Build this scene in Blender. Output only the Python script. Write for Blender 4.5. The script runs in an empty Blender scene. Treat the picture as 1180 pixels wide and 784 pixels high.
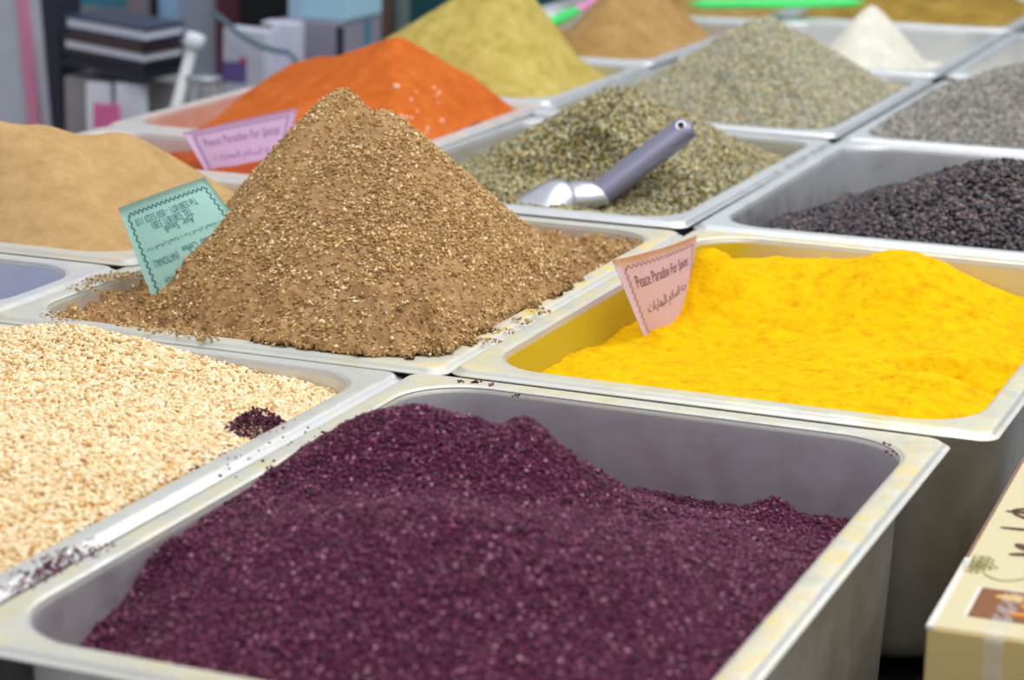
import bpy, math, random
import numpy as np
from mathutils import Vector, Matrix

# ---------------------------------------------------------------- units
# plan units: 1 = one pan width (0.325 m).  u = 0 is the plane of the pan rims.
S = 0.325
ZR = 0.92                       # height of the pan rims above the floor, metres
rng = np.random.default_rng(7)
random.seed(7)
col = bpy.context.scene.collection

def P3(x, y, z=0.0):
    return Vector((x*S, y*S, z*S + ZR))

# ---------------------------------------------------------------- camera
CF = 2721.2546; PITCH = 0.2502027; ROLL = 0.01904532; YAW = -0.3689727
CP = np.array([1.59567022, -3.77572039, 1.12324877])
cp_, sp_ = math.cos(PITCH), math.sin(PITCH); cy_, sy_ = math.cos(YAW), math.sin(YAW)
FW = np.array([sy_*cp_, cy_*cp_, -sp_]); RT = np.array([cy_, -sy_, 0.0]); UP = np.cross(RT, FW)
R2 = RT*math.cos(ROLL) + UP*math.sin(ROLL); U2 = np.cross(R2, FW)
def onY(u, v, Y):
    d = FW*CF + R2*(u-590) + U2*(392-v); t = (Y-CP[1])/d[1]; q = CP + d*t
    return (float(q[0]), float(q[1]), float(q[2]))
def onX(u, v, X):
    d = FW*CF + R2*(u-590) + U2*(392-v); t = (X-CP[0])/d[0]; q = CP + d*t
    return (float(q[0]), float(q[1]), float(q[2]))
def onZ(u, v, Z):
    d = FW*CF + R2*(u-590) + U2*(392-v); t = (Z-CP[2])/d[2]; q = CP + d*t
    return (float(q[0]), float(q[1]), float(q[2]))

cam = bpy.data.cameras.new('camera'); co = bpy.data.objects.new('camera', cam); col.objects.link(co)
m = Matrix(((R2[0], U2[0], -FW[0], 0), (R2[1], U2[1], -FW[1], 0), (R2[2], U2[2], -FW[2], 0), (0, 0, 0, 1)))
co.matrix_world = Matrix.Translation(P3(*CP)) @ m
cam.sensor_width = 36.0; cam.lens = CF/1180*36.0
cam.clip_start = 0.02; cam.clip_end = 60
cam.dof.use_dof = True
cam.dof.focus_distance = 4.42*S
cam.dof.aperture_fstop = 9.6
bpy.context.scene.camera = co

# ---------------------------------------------------------------- materials
def rgb(r, g, b):
    f = lambda c: (c/255/12.92 if c/255 <= .04045 else ((c/255+.055)/1.055)**2.4)
    return (f(r), f(g), f(b), 1.0)
def newmat(name):
    mt = bpy.data.materials.new(name); mt.use_nodes = True
    nt = mt.node_tree; nt.nodes.clear()
    out = nt.nodes.new('ShaderNodeOutputMaterial'); b = nt.nodes.new('ShaderNodeBsdfPrincipled')
    nt.links.new(b.outputs[0], out.inputs[0])
    return mt, nt, b
def N(nt, t, **k):
    n = nt.nodes.new(t)
    for a, v in k.items(): setattr(n, a, v)
    return n
def noise(nt, scale, detail=4, rough=.6, co=None, vec=(1, 1, 1)):
    tc = N(nt, 'ShaderNodeTexCoord'); mp = N(nt, 'ShaderNodeMapping'); mp.inputs['Scale'].default_value = vec
    nt.links.new(tc.outputs['Object'], mp.inputs[0])
    n = N(nt, 'ShaderNodeTexNoise'); n.inputs['Scale'].default_value = scale
    n.inputs['Detail'].default_value = detail; n.inputs['Roughness'].default_value = rough
    nt.links.new(mp.outputs[0], n.inputs['Vector'])
    return n.outputs['Fac']
def ramp(nt, fac, stops):
    r = N(nt, 'ShaderNodeValToRGB'); e = r.color_ramp.elements
    while len(e) < len(stops): e.new(.5)
    for i, (p, c) in enumerate(stops): e[i].position = p; e[i].color = c
    nt.links.new(fac, r.inputs[0]); return r.outputs[0]
def math_(nt, op, a, b=None, clamp=False):
    n = N(nt, 'ShaderNodeMath', operation=op); n.use_clamp = clamp
    for i, x in enumerate((a, b)):
        if x is None: continue
        if isinstance(x, (int, float)): n.inputs[i].default_value = x
        else: nt.links.new(x, n.inputs[i])
    return n.outputs[0]
def mixc(nt, fac, a, b):
    n = N(nt, 'ShaderNodeMix', data_type='RGBA')
    for s, x in ((n.inputs[0], fac), (n.inputs[6], a), (n.inputs[7], b)):
        if isinstance(x, (int, float)): s.default_value = x
        elif isinstance(x, tuple): s.default_value = x
        else: nt.links.new(x, s)
    return n.outputs[2]
def simple(name, c, rough=.6, metal=0.0, spec=.5, var=0.0, scale=30, **k):
    mt, nt, b = newmat(name)
    if var:
        d = tuple(max(0, x*(1-var)) for x in c[:3])+(1,); l = tuple(min(1, x*(1+var)) for x in c[:3])+(1,)
        nt.links.new(ramp(nt, noise(nt, scale), [(.3, d), (.7, l)]), b.inputs['Base Color'])
    else: b.inputs['Base Color'].default_value = c
    b.inputs['Roughness'].default_value = rough; b.inputs['Metallic'].default_value = metal
    b.inputs['Specular IOR Level'].default_value = spec
    for a, v in k.items(): b.inputs[a.replace('_', ' ')].default_value = v
    return mt
def powder(name, dark, mid, light, scale=60, bump=.6, bscale=900, bdist=.0006, patch=None):
    mt, nt, b = newmat(name)
    c = ramp(nt, noise(nt, scale, 8, .7), [(.3, dark), (.5, mid), (.7, light)])
    if patch:
        c = mixc(nt, math_(nt, 'MULTIPLY', ramp(nt, noise(nt, 14, 3), [(.45, (0,0,0,1)), (.62, (1,1,1,1))]), .5), c, patch)
    nt.links.new(c, b.inputs['Base Color'])
    b.inputs['Roughness'].default_value = .95; b.inputs['Specular IOR Level'].default_value = .1
    bp = N(nt, 'ShaderNodeBump'); bp.inputs['Strength'].default_value = bump; bp.inputs['Distance'].default_value = bdist
    nt.links.new(noise(nt, bscale, 4, .7), bp.inputs['Height']); nt.links.new(bp.outputs[0], b.inputs['Normal'])
    return mt
def grainmat(name, stops, rough=.6, spec=.3, coat=0):
    mt, nt, b = newmat(name)
    a = N(nt, 'ShaderNodeAttribute', attribute_name='rnd')
    nt.links.new(ramp(nt, a.outputs['Fac'], stops), b.inputs['Base Color'])
    b.inputs['Roughness'].default_value = rough; b.inputs['Specular IOR Level'].default_value = spec
    return mt
def steel(name, dust=None, flange=0.0, wall=0.0, side=0.0, rough=.3, tint=(.80, .81, .83, 1), dust2=None, f2=0.0, walldust_sheen=None, yright=0.0):
    """brushed stainless steel; dust is settled powder, on some pans a painted sheen for reflected light: on the flange, on the walls, and more of it towards local -x (side)"""
    mt, nt, b = newmat(name)
    b.inputs['Metallic'].default_value = 1.0
    streak = noise(nt, 60, 5, .6, vec=(1, 1, 8))
    base = ramp(nt, noise(nt, 9, 3), [(.3, tuple(x*.9 for x in tint[:3])+(1,)), (.7, tint)])
    nt.links.new(math_(nt, 'ADD', math_(nt, 'MULTIPLY', streak, .14), rough-.07), b.inputs['Roughness'])
    colr = base; metal = None
    if dust:
        tc = N(nt, 'ShaderNodeTexCoord'); sx = N(nt, 'ShaderNodeSeparateXYZ'); nt.links.new(tc.outputs['Object'], sx.inputs[0])
        ontop = math_(nt, 'GREATER_THAN', sx.outputs[2], -.0005)
        under = math_(nt, 'LESS_THAN', sx.outputs[2], -.0050)
        cov = math_(nt, 'ADD', math_(nt, 'MULTIPLY', ontop, flange-wall), wall)
        if side:
            g = math_(nt, 'MULTIPLY', math_(nt, 'SUBTRACT', -.18*S, sx.outputs[0]), 1/(.25*S))
            cov = math_(nt, 'ADD', cov, math_(nt, 'MULTIPLY', under, math_(nt, 'MINIMUM', math_(nt, 'MAXIMUM', g, 0.0), side)))
        blot = noise(nt, 45, 6, .6)
        amp = math_(nt, 'ADD', math_(nt, 'MULTIPLY', ontop, .75), .5)
        mask = math_(nt, 'MULTIPLY', math_(nt, 'ADD', cov, math_(nt, 'MULTIPLY', math_(nt, 'SUBTRACT', blot, .5), amp)), 1.0, True)
        tone = math_(nt, 'MULTIPLY', ramp(nt, noise(nt, 20, 5, .6), [(.38, (0,0,0,1)), (.62, (1,1,1,1))]), .75)
        dust = mixc(nt, tone, dust, rgb(148, 158, 160))
        if yright:
            gx = math_(nt, 'MULTIPLY', math_(nt, 'SUBTRACT', sx.outputs[0], .34*S), 1/(.12*S), True)
            gx = math_(nt, 'MULTIPLY', math_(nt, 'MULTIPLY', gx, ontop), math_(nt, 'MULTIPLY', math_(nt, 'SUBTRACT', noise(nt, 33, 6, .65), .38), 4.0, True))
            gx = math_(nt, 'MULTIPLY', gx, yright); mask = math_(nt, 'MAXIMUM', mask, gx); dust = mixc(nt, gx, dust, rgb(236, 204, 30))
        if walldust_sheen: dust = mixc(nt, math_(nt, 'SUBTRACT', 1.0, under), walldust_sheen, dust)
        colr = mixc(nt, mask, colr, dust)
        if dust2:
            bl2 = noise(nt, 38, 8, .75)
            m2 = math_(nt, 'MULTIPLY', math_(nt, 'ADD', math_(nt, 'SUBTRACT', bl2, .9), math_(nt, 'MULTIPLY', ontop, f2)), 9.0, True)
            colr = mixc(nt, m2, colr, dust2); mask = math_(nt, 'MAXIMUM', mask, m2)
        nt.links.new(math_(nt, 'SUBTRACT', 1.0, mask, True), b.inputs['Metallic'])
        nt.links.new(math_(nt, 'ADD', math_(nt, 'MULTIPLY', mask, .6), math_(nt, 'ADD', math_(nt, 'MULTIPLY', streak, .14), rough-.07)), b.inputs['Roughness'])
    nt.links.new(colr, b.inputs['Base Color'])
    bp = N(nt, 'ShaderNodeBump'); bp.inputs['Strength'].default_value = .05; bp.inputs['Distance'].default_value = .0004
    nt.links.new(noise(nt, 25, 4), bp.inputs['Height']); nt.links.new(bp.outputs[0], b.inputs['Normal'])
    return mt

# ---------------------------------------------------------------- object helpers
def tag(o, label, cat=None, group=None, kind=None):
    if label: o['label'] = label
    if cat: o['category'] = cat
    if group: o['group'] = group
    if kind: o['kind'] = kind
    return o
def empty(name, loc, rot=(0, 0, 0)):
    o = bpy.data.objects.new(name, None); o.location = loc; o.rotation_euler = rot; o.empty_display_size = .02
    col.objects.link(o); return o
def link(name, me, mats, parent=None, loc=None, smooth=True):
    o = bpy.data.objects.new(name, me); col.objects.link(o)
    for mt in (mats if isinstance(mats, (list, tuple)) else [mats]): me.materials.append(mt)
    if parent: o.parent = parent
    if loc is not None: o.location = loc
    if smooth: me.polygons.foreach_set('use_smooth', [True]*len(me.polygons))
    return o
def mesh_np(name, V, faces_list, mat_idx=None, rnd=None):
    """V (n,3); faces_list: list of int arrays (k,3) or (k,4)"""
    me = bpy.data.meshes.new(name)
    me.vertices.add(len(V)); me.vertices.foreach_set('co', np.asarray(V, np.float32).ravel())
    loops = np.concatenate([f.ravel() for f in faces_list]).astype(np.int32)
    tot = np.concatenate([np.full(len(f), f.shape[1], np.int32) for f in faces_list])
    st = np.concatenate([[0], np.cumsum(tot)[:-1]]).astype(np.int32)
    me.loops.add(len(loops)); me.loops.foreach_set('vertex_index', loops)
    me.polygons.add(len(tot)); me.polygons.foreach_set('loop_start', st); me.polygons.foreach_set('loop_total', tot)
    if mat_idx is not None:
        mi = np.concatenate([np.full(len(f), i, np.int32) for f, i in zip(faces_list, mat_idx)])
        me.polygons.foreach_set('material_index', mi)
    if rnd is not None:
        a = me.attributes.new('rnd', 'FLOAT', 'POINT'); a.data.foreach_set('value', np.asarray(rnd, np.float32))
    me.update(calc_edges=True); me.validate()
    return me
class MB:
    def __init__(s): s.v = []; s.f = []
    def add(s, vs, fs):
        k = len(s.v); s.v += [tuple(v) for v in vs]; s.f += [tuple(i+k for i in f) for f in fs]
    def box(s, a, b, M=None):
        x0, y0, z0 = a; x1, y1, z1 = b
        vs = [(x0,y0,z0),(x1,y0,z0),(x1,y1,z0),(x0,y1,z0),(x0,y0,z1),(x1,y0,z1),(x1,y1,z1),(x0,y1,z1)]
        if M: vs = [tuple(M @ Vector(v)) for v in vs]
        s.add(vs, [(0,3,2,1),(4,5,6,7),(0,1,5,4),(1,2,6,5),(2,3,7,6),(3,0,4,7)])
    def tube(s, pts, rad, n=16, cap=True):
        pts = [Vector(p) for p in pts]; rads = rad if isinstance(rad, (list, tuple)) else [rad]*len(pts)
        rings = []
        for i, p in enumerate(pts):
            d = (pts[min(i+1, len(pts)-1)] - pts[max(i-1, 0)]).normalized()
            a = d.orthogonal().normalized() if i == 0 else (a - d*a.dot(d)).normalized()
            b = d.cross(a)
            rings.append([p + (a*math.cos(2*math.pi*k/n) + b*math.sin(2*math.pi*k/n))*rads[i] for k in range(n)])
        vs = [v for r in rings for v in r]; fs = []
        for i in range(len(rings)-1):
            for k in range(n):
                fs.append((i*n+k, i*n+(k+1) % n, (i+1)*n+(k+1) % n, (i+1)*n+k))
        if cap: fs.append(tuple(range(n))[::-1]); fs.append(tuple((len(rings)-1)*n+k for k in range(n)))
        s.add(vs, fs)
    def build(s, name, mat, parent=None, loc=None, smooth=False, bevel=0, seg=2):
        me = bpy.data.meshes.new(name); me.from_pydata(s.v, [], s.f); me.update()
        o = link(name, me, mat, parent, loc, smooth)
        if bevel:
            md = o.modifiers.new('bevel', 'BEVEL'); md.width = bevel; md.segments = seg; md.limit_method = 'ANGLE'; md.angle_limit = .6
            me.polygons.foreach_set('use_smooth', [True]*len(me.polygons))
            w = o.modifiers.new('wn', 'WEIGHTED_NORMAL'); w.keep_sharp = True
        return o

# ---------------------------------------------------------------- pans
NC = 14
def rrect(w, d, inset, r, z, t=0.0):
    """loop of a rounded rectangle w x d centred on 0, plan units"""
    hx, hy = w/2-inset, d/2-inset; r = min(r, hx, hy); pts = []
    for cx, cy, a0 in ((hx-r, hy-r, 0), (-hx+r, hy-r, 90), (-hx+r, -hy+r, 180), (hx-r, -hy+r, 270)):
        for k in range(NC+1):
            a = math.radians(a0+90*k/NC); pts.append((cx+r*math.cos(a), cy+r*math.sin(a), z))
    return pts
def loft(loops, cap_last=False):
    n = len(loops[0]); mb = MB(); vs = [tuple(c*S for c in p) for l in loops for p in l]; fs = []
    for i in range(len(loops)-1):
        for k in range(n):
            fs.append((i*n+k, i*n+(k+1) % n, (i+1)*n+(k+1) % n, (i+1)*n+k))
    if cap_last: fs.append(tuple((len(loops)-1)*n+k for k in range(n)))
    mb.add(vs, fs); return mb
DEPTH = .455
PANS = {}
def pan(key, x0, y0, rz, z, t, w, d, mat, label, depth=DEPTH, group='steel food pans on the counter'):
    cx, cy = x0+w/2, y0+d/2
    root = empty('steel_pan', P3(cx, cy, z), (math.atan(t), 0, rz))
    tag(root, label, 'pan', group)
    L = lambda i, r, zz: rrect(w, d, i, r, zz)
    # rim: underside -> rolled lip -> step -> flange -> roll-in
    rim = loft([L(.052, .13, -.004), L(.020, .03, -.0035), L(.014, .03, -.0095), L(.0035, .034, -.0138), L(.0004, .036, -.0134), L(0, .036, -.0118),
                L(.0015, .036, -.0104), L(.0062, .033, -.0096), L(.0088, .031, -.0075), L(.0112, .030, -.0044), L(.0140, .029, -.0018), L(.0172, .028, -.0004), L(.021, .028, 0),
                L(.043, .125, 0), L(.0465, .127, -.0008), L(.050, .129, -.0030), L(.0525, .13, -.0072), L(.054, .13, -.013)])
    o = rim.build('rim', mat, root, smooth=True)
    bas = loft([L(.054, .13, -.013), L(.056, .13, -.03), L(.062, .13, -depth*.5), L(.070, .13, -depth+.04), L(.075, .125, -depth+.018), L(.088, .115, -depth+.005), L(.11, .10, -depth)], True)
    # outer skin of the sheet
    n = len(bas.v)
    out = loft([L(.052, .13, -.004), L(.0525, .131, -.03), L(.0585, .131, -depth*.5), L(.0665, .131, -depth+.04), L(.071, .126, -depth+.016), L(.085, .116, -depth+.001), L(.11, .10, -depth-.004)], True)
    out.f = [f[::-1] for f in out.f]
    nf = len(bas.f); bas.add(out.v, out.f)
    o = bas.build('basin', [mat, M_out], root, smooth=True)
    o.data.polygons.foreach_set('material_index', [0]*nf+[1]*len(out.f))
    PANS[key] = (cx, cy, rz, z, t, w, d)
    return root

YEL = rgb(238, 218, 105); OLV = rgb(200, 178, 20)
M_plain = steel('steel_plain', dust=rgb(160, 172, 180), flange=.40, wall=.12, rough=.34)  # walls carry a little painted pale tone in place of a reflection
M_far = steel('steel_far', dust=rgb(136, 158, 176), flange=.38, wall=.12, rough=.36)  # blue-grey tone paints the brighter reflection on the far flanges
M_sumac = steel('steel_sumac', dust=rgb(200, 186, 104), flange=.50, wall=.28, dust2=rgb(110, 60, 85), f2=.2, rough=.34, walldust_sheen=rgb(140, 138, 148), yright=.75)  # grey wall tone paints in reflected light; flange dust and stains are powder
M_sesame = steel('steel_sesame', dust=rgb(182, 176, 142), flange=.42, wall=.2, dust2=rgb(105, 55, 80), f2=.2, rough=.32)
M_cori = steel('steel_coriander', dust=rgb(184, 180, 134), flange=.50, wall=.42, dust2=rgb(165, 130, 75), f2=.22, rough=.34, walldust_sheen=rgb(190, 170, 130), yright=.95)
M_turm = steel('steel_turmeric', dust=rgb(210, 192, 92), flange=.55, wall=.26, side=.8, rough=.32, walldust_sheen=rgb(196, 174, 4), dust2=rgb(240, 200, 16), f2=.27)
M_tan = steel('steel_tan', dust=rgb(205, 180, 130), flange=.5, wall=.5, rough=.32)
M_orng = steel('steel_orange', dust=rgb(214, 160, 130), flange=.4, wall=.25, rough=.32)
M_blue = steel('steel_empty', dust=rgb(190, 184, 158), flange=.45, wall=.5, rough=.34, tint=(.80, .81, .90, 1), walldust_sheen=rgb(178, 182, 208))  # bluish wall tone stands in for light reflected inside the empty pan

M_out = steel('steel_outside', dust=rgb(170, 158, 140), flange=.3, wall=.25, rough=.34)  # beige tone paints a bright reflection onto clean outer steel
D = 1.46
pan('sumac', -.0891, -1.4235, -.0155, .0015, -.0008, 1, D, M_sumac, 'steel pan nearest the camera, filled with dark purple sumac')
pan('sesame', -1.0925, -1.4105, -.0182, .001, -.004, 1, D, M_sesame, 'steel pan at lower left, filled with pale sesame seeds')
pan('coriander', -.975, .02, -.005, .006, -.008, .975, D, M_cori, 'dusty steel pan under the tall brown heap with the green card')
pan('turmeric', .0, .034, -.013, .0085, -.004, 1, D, M_turm, 'yellow-dusted steel pan filled with bright yellow powder')
pan('thyme', -.985, 1.487, -.006, .006, -.009, .985, D, M_plain, 'steel pan of grey-green herb with a metal scoop lying in it')
pan('pepper', .008, 1.473, .0034, .0095, -.009, 1, D, M_plain, 'half-empty steel pan holding black seeds at right')
pan('sage', -.985, 2.95, .0, .004, -.010, .985, D, M_far, 'steel pan under the pale green herb heap behind the scoop')
pan('grey', .013, 2.92, -.001, .0045, -.0095, 1, D, M_far, 'steel pan of grey seeds at the right edge')
pan('white', -.985, 4.40, .006, .006, -.006, .985, D, M_far, 'steel pan with a small white powder cone in it')
pan('beige', .01, 4.41, .01, .009, -.006, 1, D, M_far, 'steel pan at the far right behind the grey seeds')
pan('mustard', -.98, 5.85, .008, .007, -.008, .985, D, M_far, 'rearmost steel pan in the row under the olive-brown powder')
DL = .98
pan('empty', -1.955, .0, -.004, .016, -.004, 1, .515, M_blue, 'empty steel pan at the left edge between the sesame and the tan powder')
pan('tan', -1.935, .525, -.006, .020, -.005, 1, .985, M_tan, 'steel pan at left under the wide tan powder mound')
pan('chili', -1.945, 1.51, .0, .020, -.006, 1, .565, M_orng, 'narrow steel pan holding dark red-orange powder and a pink card')
pan('orange', -1.945, 2.075, .0, .020, -.006, 1, 1.0, M_orng, 'steel pan under the bright orange powder mound')
pan('olive', -1.94, 3.075, .0, .019, -.006, 1, 1.03, M_far, 'steel pan under the tall olive-green powder heap')
pan('brown', -1.94, 4.105, .0, .019, -.006, 1, 1.45, M_far, 'steel pan under the brown powder heap at top centre')
pan('khaki', -1.94, 5.555, .0, .019, -.006, 1, 1.45, M_far, 'rearmost steel pan behind the brown powder heap')

# ---------------------------------------------------------------- numpy noise
def vnoise(X, Y, seed=0):
    xi = np.floor(X).astype(np.int64); yi = np.floor(Y).astype(np.int64); fx = X-xi; fy = Y-yi
    fx = fx*fx*(3-2*fx); fy = fy*fy*(3-2*fy)
    def h(a, b):
        n = (a*374761393 + b*668265263 + seed*974711) & 0xffffffff
        n = ((n ^ (n >> 13))*1274126177) & 0xffffffff
        return ((n ^ (n >> 16)) & 0xffff)/65535.0
    return (h(xi, yi)*(1-fx)+h(xi+1, yi)*fx)*(1-fy)+(h(xi, yi+1)*(1-fx)+h(xi+1, yi+1)*fx)*fy
def fbm(X, Y, f, o=5, g=.55, seed=0):
    a = 1.0; t = 0; s = 0
    for i in range(o):
        t = t+a*(vnoise(X*f, Y*f, seed+i*17)-.5); s += a; a *= g; f *= 2.03
    return t/s
# ---------------------------------------------------------------- heaps: (x, y, height, slope, stretch) cones and a base level
HEAPS = {
'sumac':([(0.178, -0.513, 0.103, 0.717, 1.357), (0.354, -0.549, 0.099, 0.82, 0.617), (0.391, -0.909, 0.076, 0.299, 1.364)],-0.169),
'sesame':([(-0.712, -0.05, 0.034, 0.206, 0.816), (-0.5, -0.852, 0.048, 0.149, 1.055)],-0.065),
'coriander':([(-0.585, 0.79, 0.395, 0.81, 0.608), (-0.233, 0.772, 0.085, 0.803, 1.402), (-0.649, 0.547, 0.018, 0.705, 0.897), (-0.433, 0.694, 0.360, 0.822, 0.894), (-0.251, 0.194, 0.097, 0.569, 1.109)],-0.031),
'turmeric':([(0.561, 1.258, 0.045, 0.524, 1.014), (0.667, 0.163, 0.002, 0.184, 1.552), (0.403, 1.296, -0.0, 0.277, 1.43), (0.207, 1.149, -0.068, 0.722, 1.006)],-0.199),
'thyme':([(-0.427, 2.209, 0.213, 0.382, 0.632), (-0.318, 1.538, -0.002, 0.355, 1.009)],-0.089),
'pepper':([(0.667, 1.884, 0.15, 0.418, 1.046)],-0.142),
'sage':([(-0.364, 3.587, 0.284, 0.521, 0.821)],-0.025),
'grey':([(0.583, 3.534, 0.218, 0.4, 1.1)],-0.0),
'white':([(-0.334, 4.81, 0.195, 0.654, 0.506)],-0.13),
'beige':([(0.45, 4.95, 0.10, 0.6, 1.0)],-0.13),
'mustard':([(-0.30, 6.5, 0.13, 0.35, 1.3), (-.75, 6.3, .05, .3, 1.2)],-0.05),
'tan':([(-1.424, 0.937, 0.213, 0.548, 0.943), (-1.295, 1.077, 0.185, 0.725, 1.115), (-1.582, 0.857, 0.247, 0.652, 1.293)],-0.061),
'chili':([(-1.16, 1.84, 0.06, 0.28, 1.5)],-0.11),
'orange':([(-1.089, 2.998, 0.404, 0.471, 0.817), (-1.608, 2.947, 0.203, 0.839, 1.125), (-1.403, 2.706, 0.129, 0.375, 0.835)],-0.203),
'olive':([(-1.287, 3.568, 0.387, 0.814, 0.5), (-1.37, 3.491, 0.307, 0.711, 1.1)],-0.065),
'brown':([(-1.216, 4.719, 0.312, 0.645, 0.5)],-0.059),
'khaki':([(-1.35, 6.2, 0.08, 0.4, 1.0)],-0.06),
}
HP = {'coriander': (.010, .03, 1.0), 'turmeric': (.012, .05, .75), 'olive': (.012, .03, 1.2), 'brown': (.015, .05, .75)}   # blend, tip radius, steepest edge
CUTS = {    # scooped hollows: sphere centre and radius
'turmeric':[(.83, .62, .03, .15), (.90, .74, .03, .13)],
'thyme':[(-.42, 1.84, .17, .16), (-.55, 1.80, .14, .14)],
}
BUMPS = {   # extra lumps and hollows: (x, y, height, radius)
'sumac':[(.335, -.455, .022, .035), (.27, -.47, .012, .03), (.66, -.14, .035, .05), (.78, -.16, .03, .06), (-.0, -.97, .03, .035), (-.02, -1.22, -.07, .11), (-.03, -1.05, -.045, .09), (-.03, -.9, -.02, .08), (.5, -.12, -.02, .06)],
'turmeric':[ (.62, 1.10, .012, .05), (.16, 1.12, .095, .085), (.10, .82, .035, .12), (.10, .60, .02, .10), (.42, .95, -.012, .04), (.82, .34, .045, .13), (.80, .88, .06, .17), (.60, .62, .045, .20), (.45, .80, .02, .12)],
'thyme':[(-.47, 1.86, -.06, .12), (-.32, 1.72, -.045, .10), (-.15, 1.95, .02, .1)],
'coriander':[(-.86, .17, .02, .04), (-.8, .14, .018, .03), (-.2, .16, .02, .03), (-.12, .24, .022, .035), (-.07, .15, .02, .03), (-.26, .10, .018, .03), (-.05, .33, .018, .03)],

}
def Hf(key, X, Y):
    k, r, cs = HP.get(key, (.03, .05, .75))
    cones, base = HEAPS[key]; L = [np.full(X.shape, base)]
    for a, b, h, s, e in cones:
        L.append(h-s*(np.sqrt(((X-a)/e)**2+(Y-b)**2+r*r)-r))
    L = np.array(L); mm = L.max(0); z = mm+k*np.log(np.exp((L-mm)/k).sum(0))
    for a, b, h, r in BUMPS.get(key, []): z = z + h*np.exp(-((X-a)**2+(Y-b)**2)/(r*r))
    for a, b, h, r in CUTS.get(key, []):
        q = r*r-(X-a)**2-(Y-b)**2; z = np.where(q > 0, np.minimum(z, h-np.sqrt(np.maximum(q, 0))), z)
    cx, cy, rz, pz, t, w, d = PANS[key]; c, s = math.cos(rz), math.sin(rz)
    lx = c*(X-cx)+s*(Y-cy); ly = -s*(X-cx)+c*(Y-cy)
    bx, by, R = w/2-.054-.13, d/2-.054-.13, .13
    qx = np.abs(lx)-bx; qy = np.abs(ly)-by
    dd = R-(np.sqrt(np.maximum(qx, 0)**2+np.maximum(qy, 0)**2)+np.minimum(np.maximum(qx, qy), 0))
    cl = cs*(dd+(.033 if key == 'coriander' else 0))+(.010 if key == 'coriander' else -.001)+pz+t*ly; kk = .012
    mm = np.minimum(z, cl); return mm-kk*np.log(np.exp(-(z-mm)/kk)+np.exp(-(cl-mm)/kk))
TPL_OCT = (np.array([(1,0,0),(-1,0,0),(0,1,0),(0,-1,0),(0,0,1),(0,0,-1)], float),
           np.array([(0,2,4),(2,1,4),(1,3,4),(3,0,4),(2,0,5),(1,2,5),(3,1,5),(0,3,5)]))
ph = (1+5**.5)/2
_ic = np.array([(-1,ph,0),(1,ph,0),(-1,-ph,0),(1,-ph,0),(0,-1,ph),(0,1,ph),(0,-1,-ph),(0,1,-ph),(ph,0,-1),(ph,0,1),(-ph,0,-1),(-ph,0,1)])/math.sqrt(1+ph*ph)
TPL_ICO = (_ic, np.array([(0,11,5),(0,5,1),(0,1,7),(0,7,10),(0,10,11),(1,5,9),(5,11,4),(11,10,2),(10,7,6),(7,1,8),(3,9,4),(3,4,2),(3,2,6),(3,6,8),(3,8,9),(4,9,5),(2,4,11),(6,2,10),(8,6,7),(9,8,1)]))
def scatter(pos, nrm, size, tpl, jit=.35, lo=-.2, hi=.5, szvar=.25, drop=0.0):
    """grains at pos (metres) lying on the surface; size = semi-axes in metres"""
    n = len(pos); T, F = tpl
    nr = nrm + rng.normal(size=(n, 3))*jit; nr /= np.linalg.norm(nr, axis=1, keepdims=True)
    a = rng.normal(size=(n, 3)); a -= nr*(a*nr).sum(1, keepdims=True); a /= np.linalg.norm(a, axis=1, keepdims=True)
    b = np.cross(nr, a)
    sc = np.clip(1+rng.normal(size=(n, 1))*szvar, .4, 1.8)
    asym = 1+.35*T[:, 0]*(T[:, 0] < 0)*drop
    V = (a[:, None]*(T[None, :, 0:1]*size[0]) + b[:, None]*(T[None, :, 1:2]*size[1]) + nr[:, None]*(T[None, :, 2:3]*size[2]))*sc[:, None]
    V += (pos + nrm*(size[2]*rng.uniform(lo, hi, (n, 1))))[:, None]
    Fs = F[None]+(np.arange(n)*len(T))[:, None, None]
    return V.reshape(-1, 3), Fs.reshape(-1, 3), np.repeat(rng.random(n), len(T))
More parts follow.
